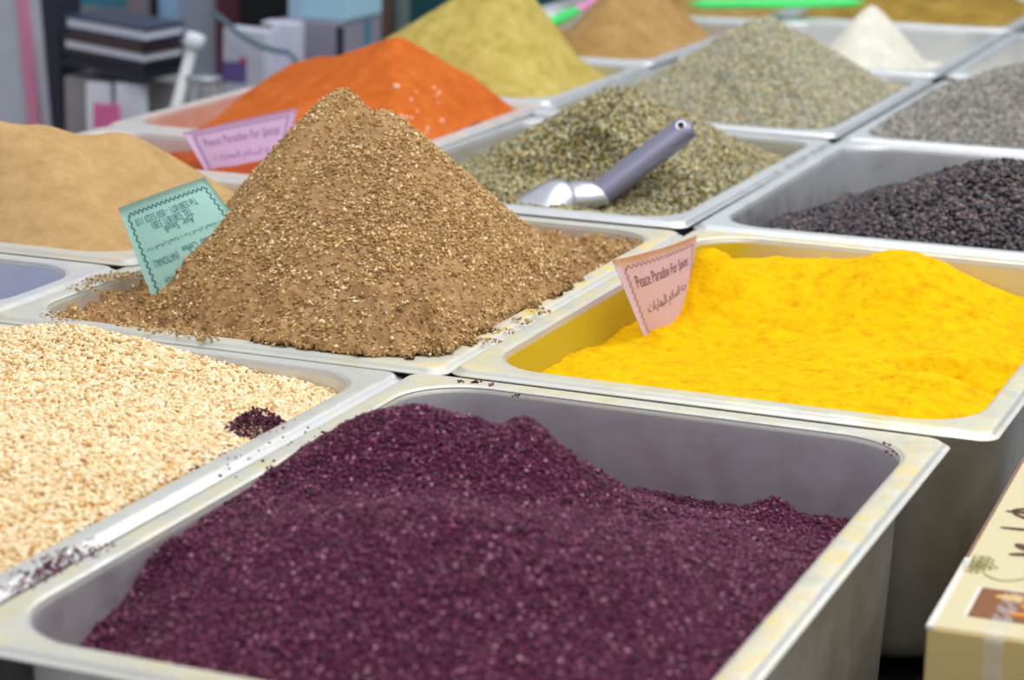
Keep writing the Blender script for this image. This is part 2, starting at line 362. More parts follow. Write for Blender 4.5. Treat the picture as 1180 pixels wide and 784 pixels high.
def heap(key, name, label, cat, mats, cell=.006, amp=.006, freq=14, fine=.0, ffreq=120, grains=None, n=0, size=None, tpl=TPL_OCT,
         jit=.35, lo=-.2, hi=.5, spill=False, lumps=0.0, szvar=.25, extra=None, dens=None):
    cx, cy, rz, pz, t, w, d = PANS[key]
    hx, hy = w/2-.054, d/2-.054; R = .13
    mx = .045 if spill else .0
    xs = np.arange(-hx-mx-cell, hx+mx+cell, cell); ys = np.arange(-hy-mx-cell, hy+mx+cell, cell)
    LX, LY = np.meshgrid(xs, ys)
    c, s = math.cos(rz), math.sin(rz)
    def world(lx, ly): return cx+c*lx-s*ly, cy+s*lx+c*ly
    def height(wx, wy):
        z = Hf(key, wx, wy)
        z = z + amp*2*fbm(wx, wy, freq, 5, .55, 3)
        if fine: z = z + fine*2*fbm(wx, wy, ffreq, 4, .7, 11)
        if lumps:
            bl = np.maximum(vnoise(wx*42+9, wy*42+3, 5)-.35, 0)+.5*np.maximum(vnoise(wx*80, wy*80, 8)-.4, 0)
            z = z + .06*bl*np.clip(1.25-np.sqrt(((wx+.17)/.16)**2+((wy-.20)/.14)**2), 0, 1)
            q = fbm(wx, wy, 38, 4, .6, 31); low = np.clip((.12-z)/.12, 0, 1)
            z = z + lumps*np.maximum(q, -.05)*low*2
        return z
    WX, WY = world(LX, LY); Z = height(WX, WY)
    def sdf(lx, ly, off):   # >0 outside; returns d, nx, ny
        bx, by, r = hx+off, hy+off, R+off*.5
        qx = np.abs(lx)-(bx-r); qy = np.abs(ly)-(by-r)
        mxx = np.maximum(qx, 0); myy = np.maximum(qy, 0); l = np.sqrt(mxx**2+myy**2)+1e-9
        dd = l+np.minimum(np.maximum(qx, qy), 0)-r
        inside = (mxx+myy) == 0
        nx = np.where(inside, (qx > qy)*1.0, mxx/l)*np.sign(lx); ny = np.where(inside, (qy >= qx)*1.0, myy/l)*np.sign(ly)
        return dd, nx, ny
    taper = .016/DEPTH
    pl = pz+t*LY
    rel = Z-pl
    off = np.where(rel < 0, rel*taper+.0008, .0008)
    if spill: off = np.where(rel > .0008, .036, off)
    dd, nx, ny = sdf(LX, LY, off)
    keep = (dd[:-1, :-1] < 0) | (dd[1:, :-1] < 0) | (dd[:-1, 1:] < 0) | (dd[1:, 1:] < 0)
    o_ = np.maximum(dd, 0)
    LX2 = LX-nx*o_; LY2 = LY-ny*o_
    # outside the cavity the powder may only lie on the flange
    d0, _, _ = sdf(LX2, LY2, 0.0)
    Z2 = np.where((d0 > .001) & (rel > 0), np.maximum(Z, pl+.0005), Z)
    Z2 = np.maximum(Z2, pl-DEPTH+.004)
    WX2, WY2 = world(LX2, LY2)
    V = np.stack([WX2*S, WY2*S, Z2*S+ZR], -1).reshape(-1, 3)
    ny_, nx_ = LX.shape
    idx = np.arange(ny_*nx_).reshape(ny_, nx_)
    q = np.stack([idx[:-1, :-1], idx[:-1, 1:], idx[1:, 1:], idx[1:, :-1]], -1)[keep]
    used = np.zeros(len(V), bool); used[q.ravel()] = True
    remap = np.cumsum(used)-1; V = V[used]; q = remap[q]
    org = np.array(P3(cx, cy, pz))
    Vs = [V]; Fs = [q]; mi = [0]; rn = [np.full(len(V), .5)]; base = len(V)
    if n:
        m_ = int(n*1.35)
        lx = rng.uniform(-hx-mx, hx+mx, m_); ly = rng.uniform(-hy-mx, hy+mx, m_)
        wx, wy = world(lx, ly); z = height(wx, wy); rl = z-(pz+t*ly)
        of = np.where(rl < 0, rl*taper, 0.0) + (np.where(rl > .0015, .034, 0) if spill else 0)
        dd, _, _ = sdf(lx, ly, of-size[0]/S*.35); ok = dd < 0
        if dens: ok &= rng.random(m_) < dens(wx, wy, z)
        lx, ly, wx, wy, z = lx[ok][:n], ly[ok][:n], wx[ok][:n], wy[ok][:n], z[ok][:n]
        e = .004; gx = (height(wx+e, wy)-height(wx-e, wy))/(2*e); gy = (height(wx, wy+e)-height(wx, wy-e))/(2*e)
        nr = np.stack([-gx, -gy, np.ones_like(gx)], -1); nr /= np.linalg.norm(nr, axis=1, keepdims=True)
        pos = np.stack([wx*S, wy*S, z*S+ZR], -1)
        v, f, r = scatter(pos, nr, size, tpl, jit, lo, hi, szvar)
        Vs.append(v); Fs.append(f+base); mi.append(1); rn.append(r); base += len(v)
    if extra is not None:
        for (pp, nn, sz, tp, midx) in extra(height):
            v, f, r = scatter(pp, nn, sz, tp, .5, -.2, .6, .3)
            Vs.append(v); Fs.append(f+base); mi.append(midx); rn.append(r); base += len(v)
    V = np.concatenate(Vs)-org
    me = mesh_np(name, V, Fs, mi, np.concatenate(rn))
    o = link(name, me, mats, None, Vector(org))
    tag(o, label, cat, None, 'stuff')
    HF[key] = height
    return o
HF = {}
W1 = (1, 1, 1, 1)
# sumac
heap('sumac', 'sumac_heap', 'coarse dark purple sumac heaped in the nearest pan', 'spice',
     [powder('sumac_base', rgb(58, 22, 40), rgb(88, 36, 62), rgb(112, 52, 82), 200, 1.0, 700, .001),
      grainmat('sumac_grain', [(0, rgb(48, 16, 34)), (.45, rgb(92, 36, 64)), (.85, rgb(120, 52, 84)), (.96, rgb(152, 88, 116)), (1, rgb(200, 150, 168))], .5, .3)],
     cell=.0055, amp=.010, fine=.005, ffreq=60, n=60000, size=(.0013, .0010, .0007), jit=.6, hi=.9)
# sesame
heap('sesame', 'sesame_seeds', 'pale cream sesame seeds filling the lower left pan', 'seeds',
     [powder('sesame_base', rgb(204, 158, 94), rgb(220, 178, 114), rgb(232, 196, 136), 300, .6),
      grainmat('sesame_grain', [(0, rgb(204, 150, 84)), (.12, rgb(234, 198, 140)), (.5, rgb(247, 225, 178)), (1, rgb(254, 243, 216))], .5, .35)],
     cell=.008, amp=.006, n=50000, size=(.0020, .00125, .0010), tpl=TPL_ICO, jit=.6, hi=1.6, lo=-.4)
# coriander
heap('coriander', 'ground_coriander_heap', 'tall peaked heap of coarse brown ground spice in the centre', 'spice',
     [powder('coriander_base', rgb(152, 116, 76), rgb(184, 146, 102), rgb(204, 168, 124), 120, 1.0, 650, .0012),
      grainmat('coriander_grain', [(0, rgb(146, 114, 72)), (.4, rgb(180, 144, 94)), (.7, rgb(208, 172, 114)), (.9, rgb(234, 202, 146)), (1, rgb(250, 234, 200))], .7, .2)],
     cell=.004, amp=.0035, freq=10, fine=.0045, ffreq=70, n=56000, size=(.0015, .0010, .0006), jit=.6, hi=.8, szvar=.4, spill=True, lumps=.045,
     dens=lambda x, y, z: np.clip(.62+2.8*fbm(x, y+z, 7, 3, .6, 77), .3, 1))
# turmeric
heap('turmeric', 'turmeric_powder', 'bright yellow turmeric powder mound with the small pink card', 'spice',
     [powder('turmeric_powder', rgb(222, 158, 2), rgb(247, 196, 3), rgb(252, 205, 6), 90, 1.0, 380, .0018)],
     cell=.0038, amp=.012, freq=6, fine=.006, ffreq=38)
# thyme mix
heap('thyme', 'dried_herb_heap', 'mixed grey-green dried herb heap around the metal scoop', 'herbs',
     [powder('thyme_base', rgb(70, 66, 36), rgb(110, 104, 62), rgb(140, 134, 90), 200, 1.0),
      grainmat('thyme_grain', [(0, rgb(72, 62, 36)), (.25, rgb(124, 112, 66)), (.45, rgb(156, 160, 142)), (.7, rgb(196, 172, 104)), (.88, rgb(184, 190, 176)), (1, rgb(238, 216, 146))], .8, .2)],
     cell=.007, amp=.006, n=46000, size=(.0024, .0016, .0008), jit=.7, hi=1.0)
heap('sage', 'pale_herb_heap', 'pale grey-green herb cone behind the scoop pan', 'herbs',
     [powder('sage_base', rgb(126, 118, 92), rgb(154, 148, 120), rgb(176, 170, 142), 200, 1.0),
      grainmat('sage_grain', [(0, rgb(106, 98, 74)), (.25, rgb(150, 152, 134)), (.5, rgb(182, 190, 180)), (.7, rgb(206, 180, 128)), (.88, rgb(204, 206, 184)), (1, rgb(240, 226, 184))], .8, .2)],
     cell=.008, amp=.006, n=42000, size=(.0022, .0014, .0008), jit=.7, hi=1.0)
heap('pepper', 'black_seeds', 'shiny black seeds piled in the pan at right', 'seeds',
     [simple('pepper_base', rgb(26, 24, 28), .8),
      grainmat('pepper_grain', [(0, rgb(34, 32, 40)), (.5, rgb(58, 52, 60)), (.85, rgb(84, 72, 76)), (1, rgb(130, 108, 98))], .42, .5)],
     cell=.008, amp=.010, n=19000, size=(.0028, .0021, .0016), tpl=TPL_ICO, jit=.6, hi=1.2)
heap('grey', 'grey_seed_heap', 'speckled grey seeds heaped at the right edge', 'seeds',
     [powder('grey_base', rgb(90, 88, 84), rgb(122, 120, 116), rgb(148, 146, 142), 200, 1.0),
      grainmat('grey_grain', [(0, rgb(96, 92, 88)), (.5, rgb(150, 147, 142)), (.85, rgb(184, 180, 172)), (1, rgb(216, 210, 198))], .7, .3)],
     cell=.008, amp=.006, n=42000, size=(.0021, .0013, .0009), jit=.6, hi=1.0)
heap('white', 'white_powder_cone', 'white powder cone at top right', 'spice',
     [powder('white_powder', rgb(208, 206, 192), rgb(222, 220, 206), rgb(234, 232, 220), 40)], cell=.008, amp=.004)
heap('beige', 'beige_powder_heap', 'small heap of cream powder at the far right edge', 'spice',
     [powder('beige_powder', rgb(214, 204, 180), rgb(230, 222, 200), rgb(240, 234, 216), 40)], cell=.01, amp=.004)
heap('mustard', 'olive_brown_powder', 'olive-brown powder mound in the rearmost pan at top right', 'spice',
     [powder('mustard_powder', rgb(140, 112, 42), rgb(162, 134, 62), rgb(182, 156, 84), 25, patch=rgb(120, 90, 36))], cell=.01, amp=.01)
heap('tan', 'tan_powder_mound', 'smooth wide tan powder mound at left', 'spice',
     [powder('tan_powder', rgb(174, 140, 94), rgb(188, 154, 106), rgb(200, 167, 120), 60, .5, 420, .0008)], cell=.005, amp=.006, freq=7, fine=.0012, ffreq=60)
heap('chili', 'chili_powder', 'dark red-orange powder in front of the lilac card', 'spice',
     [powder('chili_powder', rgb(150, 64, 32), rgb(172, 78, 38), rgb(188, 92, 46), 50)], cell=.006, amp=.007)
def salt(height):
    x = rng.uniform(-1.17, -1.02, 26); y = rng.uniform(2.2, 2.62, 26)
    z = height(x, y); ok = z > .0
    p = np.stack([x*S, y*S, z*S+ZR], -1)[ok]
    return [(p, np.tile([.3, -.5, .8], (len(p), 1)), (.0021, .0018, .0013), TPL_ICO, 1)]
heap('orange', 'paprika_mound', 'bright orange powder mound behind the lilac card', 'spice',
     [powder('paprika_powder', rgb(184, 86, 30), rgb(200, 102, 40), rgb(212, 118, 52), 40, .6), simple('pale_flake', rgb(235, 205, 180), .5)],
     cell=.006, amp=.010, freq=7, extra=salt)
heap('olive', 'cumin_powder_heap', 'tall olive-green powder heap at top centre', 'spice',
     [powder('cumin_powder', rgb(164, 146, 66), rgb(188, 170, 92), rgb(206, 190, 116), 40)], cell=.007, amp=.009, freq=9)
heap('brown', 'brown_powder_heap', 'light brown powder cone behind the olive-green heap', 'spice',
     [powder('brown_powder', rgb(156, 120, 72), rgb(174, 138, 88), rgb(188, 154, 104), 40)], cell=.008, amp=.006)
heap('khaki', 'khaki_powder', 'low brown powder in the pan under the green plastic handle', 'spice',
     [powder('khaki_powder', rgb(140, 112, 60), rgb(165, 135, 80), rgb(184, 156, 100), 30)], cell=.01, amp=.006)

def hit(key, u, v):
    """first point of the heap's surface on the line of sight through (u, v)"""
    d = FW*CF + R2*(u-590) + U2*(392-v)
    ts = np.linspace((CP[2]-.5)/-d[2], (CP[2]+.1)/-d[2], 3000); Q = CP[None]+d[None]*ts[:, None]
    z = HF[key](Q[:, 0], Q[:, 1]); i = int(np.argmax(Q[:, 2] < z)); return Vector(Q[i])
def on_plane(u, v, p0, n):
    d = Vector(FW*CF + R2*(u-590) + U2*(392-v)); o = Vector(CP); t = (p0-o).dot(n)/d.dot(n); return o+d*t
# ---------------------------------------------------------------- spilled crumbs
def crumbs(name, label, spots, n, size, mat, spread, zf, tall=0.0, tpl=TPL_OCT, cat='crumbs'):
    ps = []; ns = []
    for (x, y, r, cnt, h) in spots:
        a = rng.random(cnt)*6.283; q = np.sqrt(rng.random(cnt))*r*(1+.5*vnoise(np.cos(a)*2+5, np.sin(a)*2+5, int(abs(x)*1000)))
        X = x+np.cos(a)*q; Y = y+np.sin(a)*q*spread
        lvl = rng.random(cnt)*h*np.clip(1-q/(r*1.3), 0, 1)
        Z = zf(X, Y)+lvl
        ps.append(np.stack([X*S, Y*S, Z*S+ZR], -1))
    p = np.concatenate(ps); nr = np.tile([0, 0, 1.0], (len(p), 1))
    v, f, r = scatter(p, nr, size, tpl, .6, .2, .8, .35)
    o_ = p.mean(0); me = mesh_np(name, v-o_, [f], None, r)
    o = link(name, me, [mat], None, Vector(o_)); tag(o, label, cat, None, 'stuff'); return o
SG = bpy.data.materials['sumac_grain']; CG = bpy.data.materials['coriander_grain']
hs = HF['sesame']
a = onZ(302, 480, .01); b = onZ(268, 508, .006); c2 = onZ(250, 535, .0); e_ = onZ(272, 515, .0)
crumbs('spilled_sumac_clump', 'clump of purple sumac dropped on the sesame seeds', [(a[0], a[1], .055, 1500, .05), (a[0]+.04, a[1]+.01, .028, 350, .03), (a[0]-.035, a[1]+.035, .03, 400, .035)], 0, (.0010, .0008, .0006), SG, 1.0, hs, cat='spice')
crumbs('spilled_sumac_trail', 'thin trail of purple sumac on the sesame beside the rim', [(b[0], b[1], .03, 140, .01), (c2[0], c2[1], .035, 130, .008), (e_[0], e_[1], .015, 40, .008)], 0, (.0010, .0008, .0006), SG, 1.3, hs, cat='spice')
flat = lambda z: (lambda X, Y: np.full(X.shape, z))
def spots_px(l, z, r, cnt, h=0.0):
    out = []
    for u, v in l:
        q = onZ(u, v, z); out.append((q[0], q[1], r, cnt, h))
    return out
crumbs('sumac_crumbs', 'purple crumbs strewn on the rims between sesame and sumac pans', spots_px([(330, 505), (345, 498), (300, 528), (285, 540)], .004, .05, 9)+spots_px([(60, 648), (40, 658), (80, 640), (30, 668), (100, 632), (70, 644), (50, 653), (90, 636), (20, 673), (65, 650), (45, 660)], .004, .024, 30), 0, (.0009, .0007, .0005), SG, 1.5, flat(.002))
crumbs('sumac_specks', 'few dark specks on the rim in front of the yellow powder', spots_px([(530, 440), (553, 440), (558, 438), (568, 443), (546, 441), (594, 456), (1026, 520), (1030, 524), (1022, 512)], .002, .006, 4), 0, (.0010, .0008, .0006), SG, 1.0, flat(.0015))
crumbs('coriander_crumbs', 'brown crumbs on the rim beside the green card', spots_px([(110, 322), (120, 319), (130, 318), (98, 330), (140, 316), (150, 314), (62, 362), (75, 366)], .015, .03, 40), 0, (.0011, .0008, .0005), CG, .8, flat(.011))
crumbs('brown_crumbs', 'brown crumbs along the front rim of the tall brown heap', spots_px([(150, 377), (165, 380), (180, 384), (200, 386), (220, 390), (240, 393), (140, 374), (580, 384), (600, 372), (560, 396), (620, 360)], .008, .022, 30, .006), 0, (.0012, .0009, .0006), CG, .8, flat(.011))

# ---------------------------------------------------------------- cards
def card(name, label, TL, TR, BL, BR, c, bow=.006, text=(), border=None, ink=(40, 40, 90)):
    """paper card through four corner points (plan units), slightly bowed; printing laid on its front"""
    TL, TR, BL, BR = [P3(*q) for q in (TL, TR, BL, BR)]
    nrm = (TR-TL).cross(BL-TL).normalized()
    cpos = P3(*CP)
    if nrm.dot(cpos-TL) < 0: nrm = -nrm
    def surf(u, v, off=0):
        p = TL*(1-u)*(1-v)+TR*u*(1-v)+BL*(1-u)*v+BR*u*v
        return p + nrm*(bow*4*u*(1-u)*(1 if bow else 0) + off)
    org = (BL+BR)/2; root = empty(name, org); tag(root, label, 'card', 'price cards in the spice pans')
    nu, nv = 16, 10; mb = MB()
    for k, off in ((0, 0.0), (1, -.0004)):
        vs = [surf(i/nu, j/nv, off)-org for j in range(nv+1) for i in range(nu+1)]
        fs = [(j*(nu+1)+i, j*(nu+1)+i+1, (j+1)*(nu+1)+i+1, (j+1)*(nu+1)+i) for j in range(nv) for i in range(nu)]
        mb.add(vs, fs if k == 0 else [f[::-1] for f in fs])
    q = (nu+1)*(nv+1); ed = [j*(nu+1) for j in range(nv+1)]
    edge = [i for i in range(nu+1)]+[j*(nu+1)+nu for j in range(1, nv+1)]+[nv*(nu+1)+i for i in range(nu-1, -1, -1)]+[j*(nu+1) for j in range(nv-1, 0, -1)]
    mb.f += [(edge[i], edge[(i+1) % len(edge)], edge[(i+1) % len(edge)]+q, edge[i]+q) for i in range(len(edge))]
    mb.build('paper', c, root, smooth=True)
    inkm = simple(name+'_ink', rgb(*ink), .8)
    # wavy printed border
    if border:
        mb = MB(); w_ = border
        def strip(pts):
            vs = []; fs = []
            for i, (u, v) in enumerate(pts):
                du, dv = (pts[min(i+1, len(pts)-1)][0]-pts[max(i-1, 0)][0], pts[min(i+1, len(pts)-1)][1]-pts[max(i-1, 0)][1])
                W_, H_ = (TR-TL).length, (BL-TL).length
                l = math.hypot(du*W_, dv*H_) or 1; ox, oy = -dv*H_/l*w_/W_, du*W_/l*w_/H_
                vs += [surf(u+ox, v+oy, .0003)-org, surf(u-ox, v-oy, .0003)-org]
            fs = [(2*i, 2*i+1, 2*i+3, 2*i+2) for i in range(len(pts)-1)]
            mb.add(vs, fs)
        A = .016
        strip([(.07+.86*i/120, .10+A*math.sin(i*.9)) for i in range(121)])
        strip([(.07+A*.7*math.sin(i*.9), .10+.85*i/90) for i in range(91)])
        strip([(.93+A*.7*math.sin(i*.9), .10+.85*i/90) for i in range(91)])
        mb.build('printed_border', inkm, root)
    dg = None
    for (s, u0, v0, hgt, wid, flip) in text:
        cu = bpy.data.curves.new('txt', 'FONT'); cu.body = s; cu.size = 1; cu.resolution_u = 3
        to = bpy.data.objects.new('txt', cu); col.objects.link(to)
        bpy.context.view_layer.update(); dg = bpy.context.evaluated_depsgraph_get()
        me = bpy.data.meshes.new_from_object(to.evaluated_get(dg)); bpy.data.objects.remove(to); bpy.data.curves.remove(cu)
        if len(me.vertices) == 0: continue
        xs = [v.co.x for v in me.vertices]; ys = [v.co.y for v in me.vertices]
        x0, x1, y0, y1 = min(xs), max(xs), min(ys), max(ys)
        for v in me.vertices:
            fx = (v.co.x-x0)/(x1-x0); fy = (v.co.y-y0)/(y1-y0)
            if flip: fx, fy = 1-fx, 1-fy
            v.co = surf(u0+wid*fx, v0+hgt*(1-fy), .0003)-org
        link('printed_line', me, inkm, root, smooth=False)
    return root
pinkp = simple('pink_paper', rgb(238, 216, 240), .8, var=.03)
lilac = simple('lilac_paper', rgb(240, 214, 250), .8, var=.03)
mint = simple('mint_paper', rgb(206, 250, 244), .6, var=.03)
for pm_ in (pinkp, lilac, mint):       # thin paper lets some light through
    nt = pm_.node_tree; b = [n for n in nt.nodes if n.type == 'BSDF_PRINCIPLED'][0]; out = [n for n in nt.nodes if n.type == 'OUTPUT_MATERIAL'][0]
    tl = N(nt, 'ShaderNodeBsdfTranslucent'); mx = N(nt, 'ShaderNodeMixShader'); mx.inputs[0].default_value = .32
    nt.links.new(b.inputs['Base Color'].links[0].from_socket, tl.inputs[0])
    nt.links.new(b.outputs[0], mx.inputs[1]); nt.links.new(tl.outputs[0], mx.inputs[2]); nt.links.new(mx.outputs[0], out.inputs[0])
def vm(a, b, s=1.0): return tuple(x+(y-x)*s for x, y in zip(a, b))
AR = '\ufe95\ufe8e\ufead\ufe8e\ufeec\ufe92\ufedf\ufe8e\u0020\ufee1\ufefc\ufeb4\ufedf\ufe8d\u0020\ufe94\ufee8\ufe9f'
# card in the turmeric
def card_corners(key, A, B, tl, tr, lean, deep):
    """card standing in a heap: the powder meets it from A to B"""
    a, b_ = hit(key, *A), hit(key, *B); n = (b_-a).cross(Vector(lean)).normalized()
    TL, TR, A3, B3 = on_plane(*tl, a, n), on_plane(*tr, a, n), on_plane(*A, a, n), on_plane(*B, a, n)
    return TL, TR, TL+(A3-TL)*deep[0], TR+(B3-TR)*deep[1]
TL, TR, BL, BR = card_corners('turmeric', (742, 388), (800, 300), (706, 300), (803, 271), (.05, .35, 1), (1.25, 3.0))
card('price_card', 'pink price card stuck in the bright yellow powder', TL, TR, BL, BR, pinkp, .004,
     [('Peace Paradise For Spices', .13, .20, .17, .72, False), (AR, .16, .50, .16, .66, False)], .00045, (120, 80, 110))
# card in the chili
TL, TR, BL, BR = card_corners('chili', (236, 196), (330, 178), (211, 153), (343, 124), (0, .3, 1), (1.3, 1.5))
card('price_card', 'lilac price card standing in the dark red-orange powder', TL, TR, BL, BR, lilac, .004,
     [('Peace Paradise For Spices', .13, .20, .19, .74, False), (AR, .16, .50, .16, .70, False)], .00035, (150, 120, 178))
# card in the coriander
TL, TR, BL, BR = card_corners('coriander', (172, 336), (266, 244), (136, 240), (236, 204), (-.05, .25, 1), (1.2, 2.4))
card('price_card', 'mint green price card leaning on the tall brown heap, upside down', TL, TR, BL, BR, mint, .006,
     [('Tel 5381871 - 050 5323 110', .12, .16, .07, .66, True), ('TEL 5381871 5381', .26, .24, .075, .42, True), ('Asir  Saudi', .36, .32, .07, .30, True),
      (AR+' '+AR, .12, .44, .06, .74, True), ('Spices  Nuts  Coffee', .42, .54, .09, .46, True), ('(NATIONAL)', .13, .56, .10, .24, True), (AR, .16, .74, .12, .5, True)], .00038, (60, 118, 126))

# ---------------------------------------------------------------- scoop
alu = simple('cast_aluminium', (.72, .74, .80, 1), .32, 1.0, var=.06, scale=40)
alud = simple('handle_aluminium', (.26, .26, .36, 1), .42, .55)
E1 = Vector(P3(*onY(797, 143, 1.86))); E0 = Vector(P3(*onY(688, 226, 1.715)))
ax = (E1-E0).normalized()
root = empty('metal_scoop', P3(*onY(640, 230, 1.66))); tag(root, 'cast metal scoop with grey handle stuck in the grey-green herb', 'scoop')
ro = root.location.copy()
hr = .0140
side = ax.cross(Vector((0, 0, 1))).normalized(); upv = side.cross(ax).normalized()
# handle: half-round bar with a flat, rounded end
mb = MB(); n = 20; L = (E1-E0).length; rings = []
for i in range(25):
    s_ = i/24; w_ = hr*(1.05-.05*s_); 
    if s_ > .93: w_ *= math.sqrt(max(.03, 1-((s_-.93)/.07)**2))
    ring = []
    for k in range(n):
        a_ = 2*math.pi*k/n; x = math.cos(a_); y = math.sin(a_)
        ring.append(E0+ax*(L*s_)+side*(x*w_)+upv*(y*w_*(.75 if y < 0 else .75))-ro)
    rings.append(ring)
vs = [v for r in rings for v in r]; fs = [(i*n+k, i*n+(k+1) % n, (i+1)*n+(k+1) % n, (i+1)*n+k) for i in range(24) for k in range(n)]
fs += [tuple(range(n))[::-1], tuple(24*n+k for k in range(n))]
mb.add(vs, fs); mb.build('handle', alud, root, smooth=True)
hd = Vector(P3(*CP))-E1; hd = (hd-ax*hd.dot(ax)).normalized(); hd = (hd+upv*.5).normalized()
rr_ = hr/math.sqrt(hd.dot(side)**2+(hd.dot(upv)/.75)**2)
mb = MB(); hc = E0+ax*(L*.90)+hd*(rr_*.98)-ro
mb.tube([hc-hd*.003, hc+hd*.0006], .0040, 20); ho = mb.build('hole_rim', alu, root, smooth=False)
mb = MB(); mb.tube([hc, hc+hd*.0010], .0027, 20); mb.build('hole', simple('hole_dark', rgb(40, 36, 22), .9), ho, smooth=False)
# neck: flares from handle to bowl
B0 = Vector(P3(*onY(636, 232, 1.66)))
bx = (E0-B0); bl = bx.length; bx.normalize(); sd2 = bx.cross(Vector((0, 0, 1))).normalized(); up2 = sd2.cross(bx).normalized()
mb = MB(); rings = []
for i in range(9):
    s_ = i/8; c_ = E0 + (B0-E0)*(.60*s_) + ax*(.004*(1-s_)); w_ = hr*(1.2+.12*math.sin(s_*3.14)+.15*s_)
    rings.append([c_+side.lerp(sd2, s_)*(math.cos(2*math.pi*k/n)*w_)+upv.lerp(up2, s_)*(math.sin(2*math.pi*k/n)*w_*.72)-ro for k in range(n)])
vs = [v for r in rings for v in r]; fs = [(i*n+k, i*n+(k+1) % n, (i+1)*n+(k+1) % n, (i+1)*n+k) for i in range(8) for k in range(n)]
fs += [tuple(range(n))[::-1], tuple(8*n+k for k in range(n))]
mb.add(vs, fs); mb.build('neck', alu, root, smooth=True)
# bowl: a trough, open below, with a domed closed back
mb = MB(); vs = []; nu, nv = 20, 18
for layer in (1.0, .93):
    for i in range(nu+1):
        s_ = i/nu
        rr = .0300*math.sqrt(max(0, 1-(1-min(1, s_/.45))**2))*layer+.0003
        c_ = E0+(B0-E0)*.42-bx*(s_*.066)-up2*(.001+.030*s_)
        for k in range(nv+1):
            a_ = math.radians(-25+230*k/nv)
            vs.append(c_+sd2*(math.cos(a_)*rr)+up2*(math.sin(a_)*rr*.95)-ro)
st = (nu+1)*(nv+1); fs = []
for b_ in (0, st):
    for i in range(nu):
        for k in range(nv):
            f = (b_+i*(nv+1)+k, b_+i*(nv+1)+k+1, b_+(i+1)*(nv+1)+k+1, b_+(i+1)*(nv+1)+k); fs.append(f if b_ else f[::-1])
for k in range(nv): fs.append((nu*(nv+1)+k, nu*(nv+1)+k+1, st+nu*(nv+1)+k+1, st+nu*(nv+1)+k))
for i in range(nu): 
    fs.append((i*(nv+1), (i+1)*(nv+1), st+(i+1)*(nv+1), st+i*(nv+1))); fs.append((i*(nv+1)+nv, (i+1)*(nv+1)+nv, st+(i+1)*(nv+1)+nv, st+i*(nv+1)+nv))
mb.add(vs, fs); mb.build('bowl', alu, root, smooth=True)

# ---------------------------------------------------------------- counter and room
dark = simple('counter_dark', rgb(34, 28, 28), .55, var=.15, scale=10)
ZC = -DEPTH-.022
mb = MB(); mb.box((-2.02*S, -1.62*S, ZR+(ZC-.09)*S), (2.6*S, 8.0*S, ZR+ZC*S)); 
cr = empty('display_counter', (-1.5*S, 3.2*S, 0)); tag(cr, 'dark counter that carries all the steel spice pans', 'counter')
def reparent(o, r):
    o.parent = r; o.location = o.location - r.location; return o
reparent(mb.build('countertop', dark, None, bevel=.003), cr)
mb = MB(); mb.box((-1.98*S, -1.45*S, 0), (2.4*S, 7.8*S, ZR+(ZC-.09)*S)); reparent(mb.build('cabinet', dark, None), cr)
fl = MB(); fl.box((-6, -4, -.05), (4, 5, 0)); o = fl.build('floor', simple('floor_tile', rgb(150, 145, 140), .5, var=.1, scale=4)); o['kind'] = 'structure'
wl = MB(); wl.box((-6, 4.1, 0), (4, 4.2, 2.9)); o = wl.build('wall_back', simple('wall_paint', rgb(165, 182, 192), .7, var=.1, scale=1.2)); o['kind'] = 'structure'

# ---------------------------------------------------------------- carton at lower right
cz = -.04
gold = simple('gold_card', rgb(222, 194, 126), .35, 0, .6, var=.06, scale=8); cream = simple('cream_card', rgb(222, 210, 168), .3, 0, .6, var=.03, scale=6)
q0 = onZ(1068, 722, cz); q1 = onZ(1180, 527, cz); q2 = onZ(1180, 748, cz)
dy = (Vector(q1)-Vector(q0)).normalized(); dx = Vector((dy.y, -dy.x, 0))
ang = math.atan2(dx.y, dx.x)
cart = empty('printed_carton', P3(q0[0], q0[1], ZC), (0, 0, ang)); tag(cart, 'cream and gold printed cardboard carton at the lower right corner', 'box')
Hh = (cz-ZC)*S; Wc, Lc = .95*S, 1.28*S
mb = MB(); mb.box((0, 0, 0), (Wc, Lc, Hh-.0006)); mb.build('carton_body', gold, cart, bevel=.0012)
mb = MB(); mb.box((.0012, .0012, Hh-.0006), (Wc-.0012, Lc-.0012, Hh)); mb.build('lid_panel', cream, cart)
mv = simple('mauve_print', rgb(150, 110, 100), .4); brn = simple('brown_print', rgb(136, 82, 34), .35); dbr = simple('dark_brown_print', rgb(92, 50, 24), .35)
orp = simple('orange_print', rgb(232, 150, 40), .35); whp = simple('white_print', rgb(235, 232, 225), .3); olp = simple('olive_print', rgb(150, 140, 60), .4)
def topquad(mb, x0, y0, x1, y1, z=.0003): mb.box((x0, y0, Hh), (x1, y1, Hh+z))
mb = MB(); mb.box((-.0003, .10, Hh-.003), (.0006, Lc, Hh+.0003)); mb.build('mauve_edge_stripe', mv, cart)
mb = MB(); mb.box((-.0004, 0, Hh-.0012), (.0028, .098, Hh+.0004)); mb.build('white_edge_stripe', whp, cart)
mb = MB(); topquad(mb, .0125, .020, .085, .060, .0003); pic = mb.build('picture_frame', whp, cart)
mb = MB(); topquad(mb, .0145, .020, .085, .0585, .0006); pp = mb.build('picture_print', brn, pic)
mb = MB()
